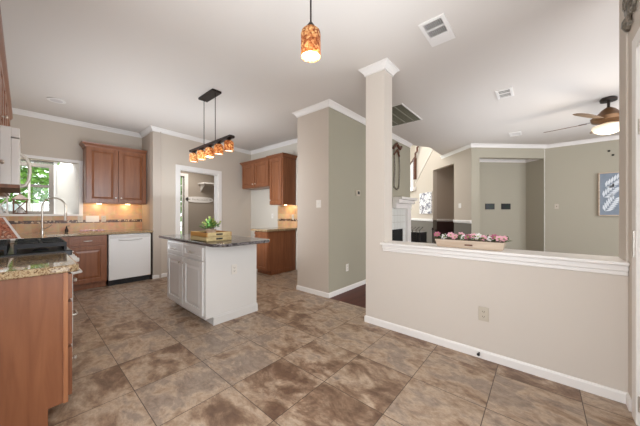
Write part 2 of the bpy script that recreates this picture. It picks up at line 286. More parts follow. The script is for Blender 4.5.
# desk wall
struct(B().box(-6.0, -4.05, 3.97, 4.1, 0, CZ), 'wall_desk', mat('desk_wall_paint', '#cdc5b8', .85))
struct(B().box(-4.15, -4.05, 4.1, 6.5, 0, CZ), 'wall_hall_left', 'green')
struct(B().box(-4.049, -4.045, 3.97, 4.1, 0, CZ).box(-4.049, -4.045, 4.1, 6.5, 0, CZ), 'wall_hall_sage', 'green')
struct(B().box(-4.15, -3.0, 6.5, 6.65, 0, CZ), 'wall_hall_end', 'kwall')
# column block
struct(B().box(-3.03, -2.374, 2.94, 6.05, 0, CZ), 'wall_column', 'colp')
struct(B().box(-2.374, -2.37, 2.944, 6.05, 0, CZ), 'wall_fireplace', 'green')
# half wall, pier and post
struct(B().box(-1.529, .431, 2.578, 2.769, 0, .865).box(-1.529, -1.296, 2.578, 2.769, .865, CZ).box(.421, .60, 2.578, 2.769, .865, CZ), 'wall_half', 'wall')
w = B(); w.box(.431, .58, 2.42, 2.578, 0, CZ); w.box(.431, .58, 1.45, 2.42, 2.24, CZ); w.box(.431, .58, -3.2, 1.45, 0, CZ)
struct(w, 'wall_right', 'wall')
# sill ledge with bed moulding
w = B(); w.box(-1.33, .43, 2.53, 2.82, .905, .93); w.box(-1.315, .43, 2.555, 2.578, .865, .905); w.box(-1.315, .43, 2.566, 2.578, .835, .865)
struct(w, 'trim_ledge', 'trim', .006)
# living room walls
m2 = frame((-1.25, 6.95, 0), (.7124, .7018, 0), (.7018, -.7124, 0))
L2 = 1.85
w = B(); w.box(0, .2, 0, CZ, -.12, 0, m2); w.box(1.83, L2, 0, CZ, -.12, 0, m2); w.box(.2, 1.83, 2.585, CZ, -.12, 0, m2)
w.box(.2, 1.83, 0, 2.66, -.62, -.5, m2); w.box(.08, .2, 0, 2.66, -.62, -.12, m2); w.box(1.83, 1.95, 0, 2.66, -.62, -.12, m2)
struct(w, 'wall_niche', 'green2')
struct(B().box(.08, 1.95, 2.66, 2.72, -.62, -.12, m2), 'ceiling_niche', 'ceil')
struct(B().box(.07, 4, 8.25, 8.4, 0, CZ), 'wall_living_back', 'green2')
struct(B().box(4, 4.12, 2.7, 3.6, 0, CZ).box(4, 4.12, 6.8, 8.4, 0, CZ).box(4, 4.12, 3.6, 6.8, 2.5, CZ).box(4, 4.12, 3.6, 6.8, 0, .5), 'wall_living_right', 'green2')
m1 = frame((-1.25, 6.95, 0), (DIR1[0], DIR1[1], 0), (-.7071, -.7071, 0))
RC0, RC1, RH, CR = .697, 1.779, 2.58, 1.05
w = B(); w.box(0, RC0, CR, CZ+.15, -.12, 0, m1); w.box(RC0, RC1, RH, CZ+.15, -.12, 0, m1); w.box(RC1, 2.97, CR, CZ+.15, -.12, 0, m1); w.box(1.26, 2.97, CZ+.15, 5.0, -.12, 0, m1); w.box(2.97, 3.8, CR, 2.10, -.12, 0, m1)
struct(w, 'wall_stairs', 'foy')
w = B(); w.box(0, RC0, 0, CR, -.12, 0, m1); w.box(RC1, 3.8, 0, CR, -.12, 0, m1)
struct(w, 'wall_stairs_lower', 'lowwall')
w = B(); w.box(RC0-.1, RC1+.1, CR, 2.8, -.9, -.8, m1); w.box(RC0-.1, RC0, CR, 2.8, -.8, -.12, m1); w.box(RC1, RC1+.1, CR, 2.8, -.8, -.12, m1); w.box(RC0-.1, RC1+.1, 2.8, 2.9, -.9, -.12, m1)
struct(w, 'wall_recess', 'taupe')
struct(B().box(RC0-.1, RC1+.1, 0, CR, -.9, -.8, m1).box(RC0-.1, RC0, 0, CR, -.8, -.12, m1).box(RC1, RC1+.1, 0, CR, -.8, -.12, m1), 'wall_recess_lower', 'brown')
# foyer far-left walls
e = (-1.2, 10.4)
struct(B().box(-6, e[0]+.05, e[1]-.06, e[1]+.1, 1.05, 5), 'wall_foyer', 'foy')
struct(B().box(-6, e[0]+.05, e[1]-.06, e[1]+.1, 0, 1.05), 'wall_foyer_lower', mat('foyer_lower_paint', '#6f665b', .8))
struct(B().box(-6, -1.2, 6.0, 10.4, 5, 5.1), 'ceiling_foyer', 'ceil')
struct(B().box(-3.03, -2.38, 5.93, 6.05, CZ, 5), 'wall_foyer_upper', 'foy')
# mouldings
CP = [(0, 0), (.062, 0), (.062, -.01), (.042, -.024), (.014, -.062), (.014, -.078), (0, -.078)]
BP = [(0, 0), (.012, 0), (.012, .058), (.007, .07), (0, .073)]
struct(B().sweep([(-4.045, 6.5), (-4.045, 3.97), PW1, PW0, (-6.3, 1.61), (-6.3, -.43), (-1.2, -.43)], CZ, CP), 'trim_crown_kitchen', 'trim')
struct(B().sweep([(-2.37, 6.05), (-2.37, 2.94), (-3.03, 2.94), (-3.03, 6.5)], CZ, [(-o, z) for o, z in CP][::-1] and CP), 'trim_crown_column', 'trim')
struct(B().sweep([(-1.296, 2.769), (-1.296, 2.578), (-1.529, 2.578), (-1.529, 2.769)], CZ, CP, True), 'trim_crown_pier', 'trim')
struct(B().sweep([(4, 8.25), (.09, 8.25), (-1.25, 6.95), s1(1.28)], CZ, CP), 'trim_crown_living', 'trim')
ni = [m2 @ Vector((a, 0, b)) for a, b in ((1.83, -.12), (1.83, -.5), (.2, -.5), (.2, -.12))]
struct(B().sweep([(p.x, p.y) for p in ni], 2.66, CP), 'trim_crown_niche', 'trim')
struct(B().sweep([(.431, 2.49), (.431, 2.578), (-1.529, 2.578), (-1.529, 2.769)], 0, BP), 'baseboard_half', 'trim')
struct(B().sweep([(-2.37, 5.0), (-2.37, 2.94), (-3.03, 2.94), (-3.03, 6.5)], 0, BP), 'baseboard_column', 'trim')
a = mp @ Vector((D0-cw, 0, 0)); b_ = mp @ Vector((D1+cw, 0, 0))
struct(B().sweep([(a.x, a.y), PW0, (-5.62, 1.61)], 0, BP), 'baseboard_left', 'trim')
struct(B().sweep([(-4.045, 6.5), (-4.045, 3.97)], 0, BP), 'baseboard_hall', 'trim')
struct(B().sweep([(-4.6, 3.97), PW1, (b_.x, b_.y)], 0, BP), 'baseboard_desk', 'trim')
RP = [(0, -.035), (.012, -.035), (.025, 0), (.03, .02), (.025, .035), (0, .035)]
p0, p1, p2, p3 = s1(0), s1(RC0), s1(RC1), s1(2.9)
struct(B().sweep([p0, p1], CR, RP), 'trim_chair_rail', 'trim'); struct(B().sweep([p2, s1(3.75)], CR, RP), 'trim_chair_rail_foyer', 'trim')
q = [m1 @ Vector((a, 0, b)) for a, b in ((RC0, -.12), (RC0, -.8), (RC1, -.8), (RC1, -.12))]
struct(B().sweep([(v.x, v.y) for v in q], CR, RP), 'trim_chair_rail_recess', 'trim')
# backsplash
w = B().box(-6.3, -6.286, -.43, .56, .93, 1.235).box(-6.3, -6.286, .56, 1.61, .93, 1.235).box(-6.3, -6.286, .70, 1.61, 1.235, 1.43)
struct(w, 'trim_backsplash', backsplash_mat('Y'))
struct(B().box(-6.29, -1.4, -.43, -.416, .93, 1.43), 'trim_backsplash_range', backsplash_mat('X'))
struct(B().box(-4.75, -4.06, 3.956, 3.97, .93, 1.43), 'trim_backsplash_desk', backsplash_mat('X'))
# ------------------------------------------------------------ kitchen window (bay box)
w = B(); w.box(-6.32, -6.285, .645, .70, 1.215, 2.20); w.box(-6.32, -6.285, -.40, .645, 2.15, 2.20); w.box(-6.32, -6.27, -.40, .70, 1.205, 1.235)
struct(w, 'trim_window_casing', 'trim', .004)
struct(B().prism([(-6.31, .645), (-6.9, .36), (-6.9, .40), (-6.45, .70), (-6.31, .70)], 1.235, 2.15).box(-6.9, -6.45, -.44, -.40, 1.235, 2.15).box(-6.9, -6.3, -.44, .66, 1.2, 1.235), 'wall_window_bay', 'trim')
struct(B().box(-6.9, -6.46, -.40, .40, 2.15, 2.156), 'window_1_added_top_pane', 'glass')  # unseen glass top, added to let sky light into the bay
w = B(); f = lambda *a: w.box(-6.85, -6.80, *a)
f(.30, .36, 1.235, 2.148); f(-.40, -.36, 1.235, 2.148); f(-.36, .30, 2.08, 2.148); f(-.36, .30, 1.235, 1.29); f(-.36, .30, 1.72, 1.765)
struct(w, 'window_1', 'winf'); struct(B().box(-6.80, -6.79, .045, .075, 1.29, 2.08), 'window_1_mullion', 'trim')
struct(B().box(-6.826, -6.822, -.36, .30, 1.29, 2.08), 'window_1_pane', 'glass')
# laundry exterior door/window
w = B(); w.box(-7.62, -7.58, 2.95, 3.05, 0, 2.38); w.box(-7.62, -7.58, 2.60, 2.68, 0, 2.38); w.box(-7.62, -7.58, 2.68, 2.95, 2.3, 2.38); struct(w, 'trim_laundry_window', 'trim')
w = B(); w.box(-7.7, -7.66, 2.68, 2.71, 0, 2.3); w.box(-7.7, -7.66, 2.92, 2.95, 0, 2.3)
for k in range(8): w.box(-7.7, -7.66, 2.71, 2.92, k*.29+.0, k*.29+.025)
struct(w, 'window_2', 'trim'); struct(B().box(-7.684, -7.68, 2.71, 2.92, .02, 2.3), 'window_2_pane', 'glass')
# ------------------------------------------------------------ right door (glazed) with casing
w = B(); w.box(.421, .445, 2.35, 2.44, 0, 2.30); w.box(.421, .431, 1.37, 1.45, 0, 2.30); w.box(.421, .431, 1.45, 2.35, 2.215, 2.30)
struct(w, 'trim_door_right', 'trim', .006)
w = B(); w.box(.445, .485, 2.29, 2.42, .01, 2.215); w.box(.445, .485, 1.45, 1.56, .01, 2.215); w.box(.445, .485, 1.56, 2.29, .01, .98); w.box(.445, .485, 1.56, 2.29, 2.08, 2.215); w.box(.438, .445, 2.265, 2.29, .95, 2.11); w.box(.438, .445, 1.56, 2.265, .95, .985)
d1 = struct(w, 'door_1', 'trim', .003)
g = B().box(.463, .467, 1.56, 2.29, .98, 2.08).build('door_glass', 'glass', d1)
for z in (.13, 1.75): B().tube([(.436, 2.345, z-.045), (.436, 2.345, z+.045)], .008).box(.438, .446, 2.31, 2.345, z-.04, z-.01).box(.438, .446, 2.31, 2.345, z+.01, z+.04).build('hinge', 'chrome', d1)
h = B()
for k in range(5): h.lathe([(.004, 0), (.004, .006)], (.421, 2.39, 1.02+k*.026), 8, Matrix.Rotation(-math.pi/2, 4, 'Y'))
h.box(.417, .421, 2.38, 2.40, .985, 1.14)
tag(h.build('door_chain_plate', 'chrome'), 'thin metal latch strip with holes on white door casing at right edge', 'latch')
# ------------------------------------------------------------ outside
struct(B().box(-22, -7.9, -12, 14, -.2, -.1), 'ground', 'lawn')
w = B()
for k in range(40): w.box(-12.1, -12.06, -4+k*.2, -4+k*.2+.19, -.1, 1.55)
w.box(-12.06, -12.0, -4, 4, .3, .4); w.box(-12.06, -12.0, -4, 4, 1.2, 1.3)
tag(w.build('garden_fence', 'greyfence'), 'pale grey board fence seen through lower window sash', 'fence')
def tree(loc, rx, h, n, label):
    t = thing('garden_tree', loc, label, 'tree', 'trees outside the windows'); x, y, z = loc
    B().tube([(x, y, z), (x+.05, y, z+h*.4), (x, y+.1, z+h*.75)], [.13, .1, .05], 8).build('trunk', 'bark', t)
    b = B()
    for i in range(n):
        v = Vector((random.gauss(0, 1), random.gauss(0, 1), random.gauss(0, 1))).normalized()*(random.random()**.4)
        p = Vector((x+v.x*rx, y+v.y*rx, z+h*.62+v.z*h*.42)); b.petal(p, (random.uniform(-1, 1), random.uniform(-1, 1), random.uniform(-.6, 1)), (random.uniform(-1, 1), random.uniform(-1, 1), 1), .26, .2)
    b.build('foliage', 'tree', t)
tree((-13.6, -.7, -.1), 1.7, 4.6, 2600, 'bushy green tree behind the fence, left one through kitchen window')
tree((-16.5, 4.2, -.1), 1.9, 5.0, 2200, 'bushy green tree behind the fence, right one through kitchen window')
tree((-10.8, 4.9, -.1), 1.0, 3.4, 1800, 'leafy green tree seen through narrow laundry room window')
ch = thing('patio_chair', (-9.6, .35, -.1), 'white patio chair outside the kitchen window', 'chair')
rz = Matrix.Translation((-9.6, .35, -.1)) @ Matrix.Rotation(.6, 4, 'Z')
B().box(-.3, .3, -.3, .3, .78, .84, rz).build('seat', 'white', ch); 
bk = B(); 
for k in range(5): bk.box(-.3, -.26, -.28+k*.12, -.2+k*.12, .84, 1.62, rz)
bk.build('backrest', 'white', ch)
for sx in (-.27, .22):
    for sy in (-.27, .22): B().box(sx, sx+.05, sy, sy+.05, 0, .78, rz).build('leg', 'white', ch)

# ------------------------------------------------------------ cabinet helpers
def raised(parent, m, w, h, material, name='door', hx=None, hz=None, hw='knob', style='raised'):
    """door in frame m: x 0..w, y 0..h, thickness outwards .02"""
    fr = min(.06, w*.22, h*.28)
    b = B(); b.box(0, fr, 0, h, 0, .02, m); b.box(w-fr, w, 0, h, 0, .02, m); b.box(fr, w-fr, 0, fr, 0, .02, m); b.box(fr, w-fr, h-fr, h, 0, .02, m); b.box(fr, w-fr, fr, h-fr, 0, .008, m)
    i = fr+.012; j = i+.028
    if w > 2*j+.02 and h > 2*j+.02:
        vs = [m @ Vector(p) for p in ((i, i, .008), (w-i, i, .008), (w-i, h-i, .008), (i, h-i, .008), (j, j, .017), (w-j, j, .017), (w-j, h-j, .017), (j, h-j, .017))]
        v = [b.bm.verts.new(p) for p in vs]
        for q in ((0, 1, 5, 4), (1, 2, 6, 5), (2, 3, 7, 6), (3, 0, 4, 7), (4, 5, 6, 7)): b.bm.faces.new([v[k] for k in q])
    d = b.build(name, material, parent, .002)
    if hx is not None:
        if hw == 'knob':
            c = m @ Vector((hx, hz, .02)); mm = m.to_3x3().to_4x4()
            B().lathe([(.005, 0), (.005, .012), (.013, .018), (.014, .026), (.008, .031)], c, 12, mm).build('knob', 'chrome', d, smooth=True)
        else:
            pts = [(hx-.05, hz, .018), (hx-.048, hz, .04), (hx-.03, hz, .048), (hx+.03, hz, .048), (hx+.048, hz, .04), (hx+.05, hz, .018)]
            B().tube([m @ Vector(p) for p in pts], .0055, 8).build('handle', 'chrome', d, smooth=True)
    return d
def crown_cab(path, z, parent, material='cherryx'):
    B().sweep(path, z, [(0, -.01), (.01, -.01), (.02, .02), (.05, .055), (.055, .075), (0, .075)]).build('crown_moulding', material, parent)
# --- wall cabinet over dishwasher
U0, U1, UX, UZ0, UZ1 = .70, 1.60, -5.98, 1.43, 2.44
t = thing('wall_cabinet', (-6.29, 1.15, UZ0), 'cherry double-door wall cabinet beside the kitchen window above the dishwasher', 'cabinet')
B().box(-6.285, UX, U0, U1, UZ0, UZ1).build('body', 'cherry', t, .002)
for k in (0, 1):
    y0 = U0+.01+k*.445; raised(t, frame((UX, y0, UZ0+.015), (0, 1, 0), (1, 0, 0)), .435, UZ1-UZ0-.03, 'cherry', 'door', .40 if k == 0 else .035, .09)
crown_cab([(-5.98+.0, U1), (-5.98, U0), (-6.28, U0)][::-1][::-1], UZ1-.02, t)
for yy in (.90, 1.33):
    B().lathe([(.035, -.012), (.035, 0)], (-6.12, yy, UZ0), 16).build('puck_light', 'puck', t)
    l = bpy.data.lights.new('puck_glow', 'POINT'); l.energy = 1.5; l.color = (1, .72, .4); l.shadow_soft_size = .03; o = bpy.data.objects.new('puck_glow', l); o.location = (-6.14, yy, UZ0-.04); COL.objects.link(o)
# --- base run under window
t = thing('sink_base_cabinet', (-5.9, .25, 0), 'cherry base cabinet with drawers left of the white dishwasher', 'cabinet')
BF = -5.60
B().box(-6.28, BF, .02, .925, .10, .885).box(-6.28, BF-.07, .02, .925, 0, .10).build('body', 'cherry', t, .002)
raised(t, frame((BF, .46, .73), (0, 1, 0), (1, 0, 0)), .44, .14, 'cherry', 'drawer', .22, .07, 'handle'); raised(t, frame((BF, .46, .12), (0, 1, 0), (1, 0, 0)), .44, .59, 'cherry', 'door', .04, .53)
raised(t, frame((BF, .04, .73), (0, 1, 0), (1, 0, 0)), .40, .14, 'cherry', 'drawer', .2, .07, 'handle'); raised(t, frame((BF, .04, .12), (0, 1, 0), (1, 0, 0)), .40, .59, 'cherry', 'door', .36, .53)
t = thing('dishwasher', (-5.9, 1.25, 0), 'white dishwasher under the dark granite counter at the kitchen wall', 'dishwasher')
B().box(-6.25, -5.62, .945, 1.565, .10, .885).build('body', 'white', t)
B().box(-5.62, -5.575, .945, 1.565, .10, .875).build('door', 'white', t, .006)
B().box(-6.2, -5.63, .95, 1.56, 0, .10).build('toe_kick', 'black', t)
h = B(); h.box(-5.575, -5.570, .96, 1.55, .815, .865); h.tube([(-5.575, 1.08, .79), (-5.545, 1.14, .783), (-5.54, 1.255, .78), (-5.545, 1.37, .783), (-5.575, 1.43, .79)], .009, 8)
h.build('handle', mat('white_handle', '#cfcac5', .3), t)
tag(B().box(-6.25, -5.60, 1.57, 1.60, 0, .885).build('end_panel', 'dark'), 'dark narrow filler panel between dishwasher and wall', 'panel')
# counters
ctr = B().prism([(-6.285, -.40), (-3.68, -.40), (-3.68, .215), (-5.56, .215), (-5.56, 1.605), (-6.285, 1.605)], .89, .93).build('kitchen_countertop', 'gT', None, .008)
tag(ctr, 'brown granite L-shaped worktop over the sink cabinet and dishwasher', 'countertop')
# --- range run
NX = -2.18
t = thing('base_cabinet', (-2.54, -.1, 0), 'large cherry base cabinet at lower left with plain end panel and toe notch', 'cabinet')
B().prism([(-.414, 0), (.092, 0), (.092, .10), (.175, .10), (.175, .885), (-.414, .885)], 0, .70, Matrix(((0, 0, -1, NX), (1, 0, 0, 0), (0, 1, 0, 0), (0, 0, 0, 1)))).build('body', 'cherry', t, .002)
B().box(NX, NX+.006, .155, .176, .10, .885).build('face_frame', wood('light_cherry_edge', '#9a6240', '#b07850', 'Z', .35), t)
for z0, hh, nm in ((.72, .15, 'drawer'), (.44, .26, 'drawer'), (.13, .29, 'drawer')): raised(t, frame((NX-.01, .175, z0), (-1, 0, 0), (0, 1, 0)), .67, hh, 'cherry', nm, .10, hh*.62, 'knob' if z0 != .44 else 'handle')
t = thing('far_base_cabinet', (-4.6, -.1, 0), 'cherry base cabinet beyond the range in the corner', 'cabinet')
B().box(-5.50, -3.68, -.414, .175, .1, .885).box(-5.50, -3.68, -.414, .10, 0, .1).build('body', 'cherry', t)
for k in range(3): raised(t, frame((-3.70-k*.58, .175, .12), (-1, 0, 0), (0, 1, 0)), .54, .75, 'cherry', 'door', .06, .68)
tag(B().prism([(NX+.03, -.414), (NX+.03, .19), (NX, .225), (-2.905, .225), (-2.905, -.414)], .888, .932).build('near_countertop', 'gT', None, .01), 'polished tan granite worktop on the large cherry cabinet at lower left', 'countertop')
# range
t = thing('gas_range', (-3.29, -.1, 0), 'white gas range with black grates between cherry cabinets', 'range')
B().box(-3.67, -2.91, -.41, .19, .09, .905).box(-3.65, -2.93, -.41, .12, 0, .09).build('body', 'white', t, .004)
B().box(-3.67, -2.91, -.40, .26, .905, .945).build('cooktop', 'black', t, .006)
g = B()
for cx in (-3.48, -3.10):
    for cy in (-.22, .09):
        for a in range(4):
            an = a*math.pi/4; g.box(-.13, .13, -.008, .008, .99, 1.012, Matrix.Translation((cx, cy, 0)) @ Matrix.Rotation(an, 4, 'Z'))
        for a in (-.15, .15): g.box(cx-.16, cx+.16, cy+a*.88-.007, cy+a*.88+.007, .945, 1.012); g.box(cx+a-.007, cx+a+.007, cy-.14, cy+.14, .98, 1.012)
g.build('grate', 'iron', t)
for cx in (-3.48, -3.10):
    for cy in (-.22, .09): B().lathe([(.045, .935), (.045, .95), (.03, .957)], (cx, cy, 0), 16).build('burner', 'iron', t)
B().box(-3.67, -2.91, .19, .275, .80, .904).build('control_panel', 'white', t, .004)
for k in range(5): B().lathe([(.021, 0), (.019, .03), (.012, .034)], (-2.99-k*.145, .275, .85), 14, Matrix.Rotation(-math.pi/2, 4, 'X')).build('knob', 'white', t)
B().box(-3.66, -2.92, .19, .265, .26, .79).build('oven_door', 'white', t, .004)
B().tube([(-2.95, .26, .745), (-2.95, .315, .752), (-3.63, .315, .752), (-3.63, .26, .745)], .011, 10).build('oven_handle', 'white', t)
B().box(-3.66, -2.92, .19, .262, .10, .245).build('drawer', 'white', t, .004)
# microwave
t = thing('microwave', (-3.28, -.2, 1.44), 'white over-the-range microwave with curved handle at upper left', 'microwave')
B().box(-3.66, -2.90, -.412, -.062, 1.455, 1.872).build('body', 'white', t, .003)
B().box(-3.66, -2.90, -.062, -.022, 1.455, 1.79).build('door', 'white', t, .004)
B().box(-3.66, -2.90, -.062, -.02, 1.80, 1.868).build('vent_grille', 'white', t, .003)
B().box(-3.655, -2.905, -.40, -.02, 1.430, 1.455).build('underside_lamp_panel', 'lantern', t)
B().tube([(-3.45, -.022, 1.765), (-3.45, .012, 1.74), (-3.45, .032, 1.68), (-3.45, .035, 1.61), (-3.45, .028, 1.54), (-3.45, .01, 1.49), (-3.45, -.022, 1.475)], .012, 10).build('handle', 'chrome', t, smooth=True)
# uppers above range
t = thing('range_wall_cabinets', (-4, -.27, 1.88), 'tall run of cherry wall cabinets above the microwave at left edge', 'cabinet')
B().box(-5.0, -3.67, -.412, -.13, 1.45, 2.40).box(-3.67, -2.9, -.412, -.13, 1.875, 2.40).box(-2.9, -1.5, -.412, -.13, 1.45, 2.40).build('body', 'cherry', t)
for x0, ww, z0 in ((-1.52, .45, 1.46), (-1.98, .45, 1.46), (-2.44, .45, 1.46), (-2.91, .37, 1.885), (-3.29, .37, 1.885), (-3.69, .42, 1.46), (-4.12, .42, 1.46), (-4.56, .42, 1.46)):
    raised(t, frame((x0, -.13, z0), (-1, 0, 0), (0, 1, 0)), ww, 2.39-z0, 'cherry', 'door', .06 if z0 < 1.5 else .2, .10)
B().sweep([(-1.5, -.13), (-5.0, -.13), (-5.0, -.41)][::-1], 2.38, [(0, -.01), (.01, -.01), (.015, .02), (.035, .055), (.04, .075), (0, .075)]).build('crown_moulding', 'cherryx', t)
# ------------------------------------------------------------ island
t = thing('kitchen_island', (-3.31, 1.62, 0), 'white kitchen island cabinet with two drawers and two raised-panel doors', 'cabinet')
IX0, IX1, IY0, IY1 = -3.88, -2.76, 1.29, 1.95
B().box(IX0, IX1, IY0, IY1, .09, .895).box(IX0+.02, IX1, IY0+.09, IY1, 0, .10).build('body', 'cab', t, .002)
B().box(IX1, IX1+.012, IY0+.085, IY1+.01, 0, .085).box(IX1, IX1+.006, IY0+.085, IY1+.01, .085, .10).build('base_trim', 'cab', t)
B().box(IX1, IX1+.006, IY0, IY0+.04, .10, .895).build('corner_stile', 'cab', t)
for k in (0, 1):
    xx = IX1-.04-k*.535
    raised(t, frame((xx, IY0, .73), (-1, 0, 0), (0, -1, 0)), .50, .14, 'cab', 'drawer', .25, .07, 'handle')
    raised(t, frame((xx, IY0, .12), (-1, 0, 0), (0, -1, 0)), .50, .59, 'cab', 'door', .46 if k == 0 else .04, .53)
tag(B().prism([(-4.18, 1.27), (-2.56, 1.27), (-2.47, 1.36), (-2.47, 1.93), (-2.54, 1.99), (-4.18, 1.99)], .895, .93).build('island_countertop', 'gI', None, .008), 'dark speckled granite worktop overhanging the white island', 'countertop')
def outlet(c, n, label, w=.07, h=.115, kind='outlet', m='plate', gang=1, grp=None):
    c, n = Vector(c), Vector(n).normalized(); u = Vector((0, 0, 1)).cross(n)
    mm = frame(c, u, n); w = w*(1 if gang == 1 else gang*.66)
    t = thing('electrical_outlet' if kind == 'outlet' else 'light_switch', c, label, 'outlet' if kind == 'outlet' else 'switch', grp)
    B().box(-w/2, w/2, -h/2, h/2, 0, .006, mm).build('cover_plate', m, t, .002)
    for g_ in range(gang):
        ox = (g_-(gang-1)/2)*.046
        if kind == 'outlet':
            for s in (-1, 1):
                rc = B().box(ox-.017, ox+.017, s*.021-.014, s*.021+.014, .006, .008, mm).build('receptacle', m, t)
                B().box(ox-.008, ox-.005, s*.021-.004, s*.021+.007, .008, .0085, mm).box(ox+.005, ox+.008, s*.021-.004, s*.021+.007, .008, .0085, mm).box(ox-.002, ox+.002, s*.021-.010, s*.021-.006, .008, .0085, mm).build('slots', 'slot', rc)
        else: B().box(ox-.005, ox+.005, -.012, .012, .006, .014, mm).build('toggle', 'slot' if m == 'plated' else m, t)
    return t
outlet((-2.754, 1.63, .585), (1, 0, 0), 'white outlet on the side of the white island')
# trays + plant
def tray(z, label, m):
    t = thing('wooden_tray', (-2.99, 1.465, z), label, 'tray', 'stacked trays on the island')
    x0, x1, y0, y1 = -3.20, -2.785, 1.315, 1.615; T = .012; H = .05
    B().box(x0, x1, y0, y1, z, z+.008).box(x0, x1, y0, y0+T, z, z+H).box(x0, x1, y1-T, y1, z, z+H).build('tray_body', m, t, .002)
    for x in (x0, x1-T):
        B().box(x, x+T, y0+T, y0+.11, z, z+H).box(x, x+T, y1-.11, y1-T, z, z+H).box(x, x+T, y0+.11, y1-.11, z, z+.018).box(x, x+T, y0+.11, y1-.11, z+.037, z+H).build('handle_end', 'tanwood', t)
        B().box(x+.003, x+T-.003, y0+.105, y1-.105, z+.015, z+.04).build('handle_slot', 'slot', t)
tray(.9305, 'light wooden tray with handle slot, lower of two stacked on island', 'tanwood'); tray(.9812, 'wooden tray with handle slot, warm light in its colour, upper of two stacked on island', 'lit_tray')  # upper tray's orange tone is warm light put into its wood colour
t = thing('potted_plant', (-3.02, 1.48, .99), 'small leafy green plant in the stacked wooden trays on the island', 'plant')
B().lathe([(.045, .991), (.06, 1.05), (.062, 1.055), (.05, 1.05)], (-3.02, 1.48, 0), 16).build('pot', 'trough', t)
for mm, nn_, zz in (('leaf', 150, 0), ('leaf2', 60, .03)):
    b = B()
    for i in range(nn_):
        a = random.uniform(0, 6.28); el = random.uniform(.15, 1.5); r = random.uniform(.3, 1)
        d = Vector((math.cos(a)*math.cos(el), math.sin(a)*math.cos(el), math.sin(el))); p = Vector((-3.02, 1.48, 1.055))+Vector((d.x*.115*r, d.y*.115*r, d.z*.10*r+zz*r))
        b.petal(p, d+Vector((random.uniform(-.6, .6), random.uniform(-.6, .6), random.uniform(-.3, .5))), (random.uniform(-.5, .5), random.uniform(-.5, .5), 1), random.uniform(.03, .05), .026)
    b.build('leaves', mm, t)
# ------------------------------------------------------------ desk unit
t = thing('desk_base_cabinet', (-4.33, 3.55, 0), 'cherry base cabinet at the far side of the kitchen under tan granite', 'cabinet')
B().box(-4.57, -4.13, 3.19, 3.95, .09, .885).box(-4.57, -4.13, 3.26, 3.95, 0, .09).build('body', 'cherry', t, .002)
raised(t, frame((-4.14, 3.19, .10), (-1, 0, 0), (0, -1, 0)), .42, .77, 'cherry', 'door', .38, .7)
tag(B().box(-4.66, -4.10, 3.14, 3.955, .886, .93).build('desk_countertop', 'gT', None, .006), 'small tan granite worktop on the far cherry base cabinet', 'countertop')
t = thing('upper_cabinet_tall', (-4.39, 3.8, 1.44), 'tall narrow cherry wall cabinet on the far wall above the small worktop', 'cabinet')
B().box(-4.58, -4.13, 3.58, 3.955, 1.44, 2.46).build('body', 'cherry', t, .002)
raised(t, frame((-4.155, 3.58, 1.455), (-1, 0, 0), (0, -1, 0)), .40, .99, 'cherry', 'door', .36, .09)
crown_cab([(-4.58, 3.955), (-4.58, 3.58), (-4.13, 3.58), (-4.13, 3.955)][::-1], 2.45, t)
B().lathe([(.03, -.01), (.03, 0)], (-4.3, 3.8, 1.44), 14).build('puck_light', 'puck', t)
t = thing('upper_cabinet_short', (-5.1, 3.8, 1.87), 'short two-door cherry wall cabinet joined left of the tall far one', 'cabinet')
B().box(-5.72, -4.65, 3.62, 3.955, 1.87, 2.46).build('body', 'cherry', t, .002)
for k in (0, 1): raised(t, frame((-4.665-k*.53, 3.62, 1.885), (-1, 0, 0), (0, -1, 0)), .51, .56, 'cherry', 'door', .47 if k == 0 else .04, .07)
crown_cab([(-4.65, 3.62), (-5.72, 3.62), (-5.72, 3.955)][0:3], 2.45, t)
l = bpy.data.lights.new('desk_glow', 'POINT'); l.energy = 1.6; l.color = (1, .72, .42); l.shadow_soft_size = .03; o = bpy.data.objects.new('desk_glow', l); o.location = (-4.3, 3.82, 1.40); COL.objects.link(o)
outlet((-4.22, 3.955, 1.17), (0, -1, 0), 'almond outlet on backsplash above the far worktop', m='plated')
outlet((-4.96, 3.969, 1.19), (0, -1, 0), 'white wall outlet below the short far cabinet', m='plate')
# ------------------------------------------------------------ lamps
def shade(parent, c, r, h, name='lamp_shade'):
    x, y, z = c
    s = B().lathe([(r*.5, h), (r*.66, h-.003), (r*.92, h*.90), (r, h*.80), (r, 0), (r-.004, 0), (r-.004, h*.78), (r*.88, h*.88), (r*.5, h-.008)], (x, y, z), 24, cap=False).build(name, 'shade', parent, smooth=True)
    B().lathe([(.005, .012), (r*.93, .010), (r*.93, .014), (.005, .016)], (x, y, z), 24).build('diffuser', 'diff', s)
    B().lathe([(.004, -.036), (.02, -.03), (.028, -.008), (.022, .018), (.012, .035)], (x, y, z+h*.42), 14).build('bulb', 'bulb', s, smooth=True)
    return s
P = (-1.175, 1.265)
t = thing('pendant_lamp', (P[0], P[1], 2.9), 'amber mosaic glass pendant lamp hanging alone from the ceiling at top centre', 'lamp')
B().lathe([(.06, 2.87), (.06, 2.9)], (P[0], P[1], 0), 20).build('canopy', 'dark', t); B().tube([(P[0], P[1], 2.88), (P[0], P[1], 2.53)], .006, 8).build('rod', 'dark', t)
B().lathe([(.036, 2.483), (.033, 2.50), (.018, 2.52), (.008, 2.535)], (P[0], P[1], 0), 16).build('socket_cap', 'dark', t, smooth=True); shade(t, (P[0], P[1], 2.30), .066, .19)
BX, BY, BZ = -3.5, 1.69, 2.20
t = thing('island_chandelier', (BX, BY, 2.9), 'dark bronze bar chandelier with five amber glass shades above the island', 'chandelier')
B().box(BX-.20, BX+.22, BY-.065, BY+.065, 2.872, 2.9).build('canopy', 'dark', t, .004)
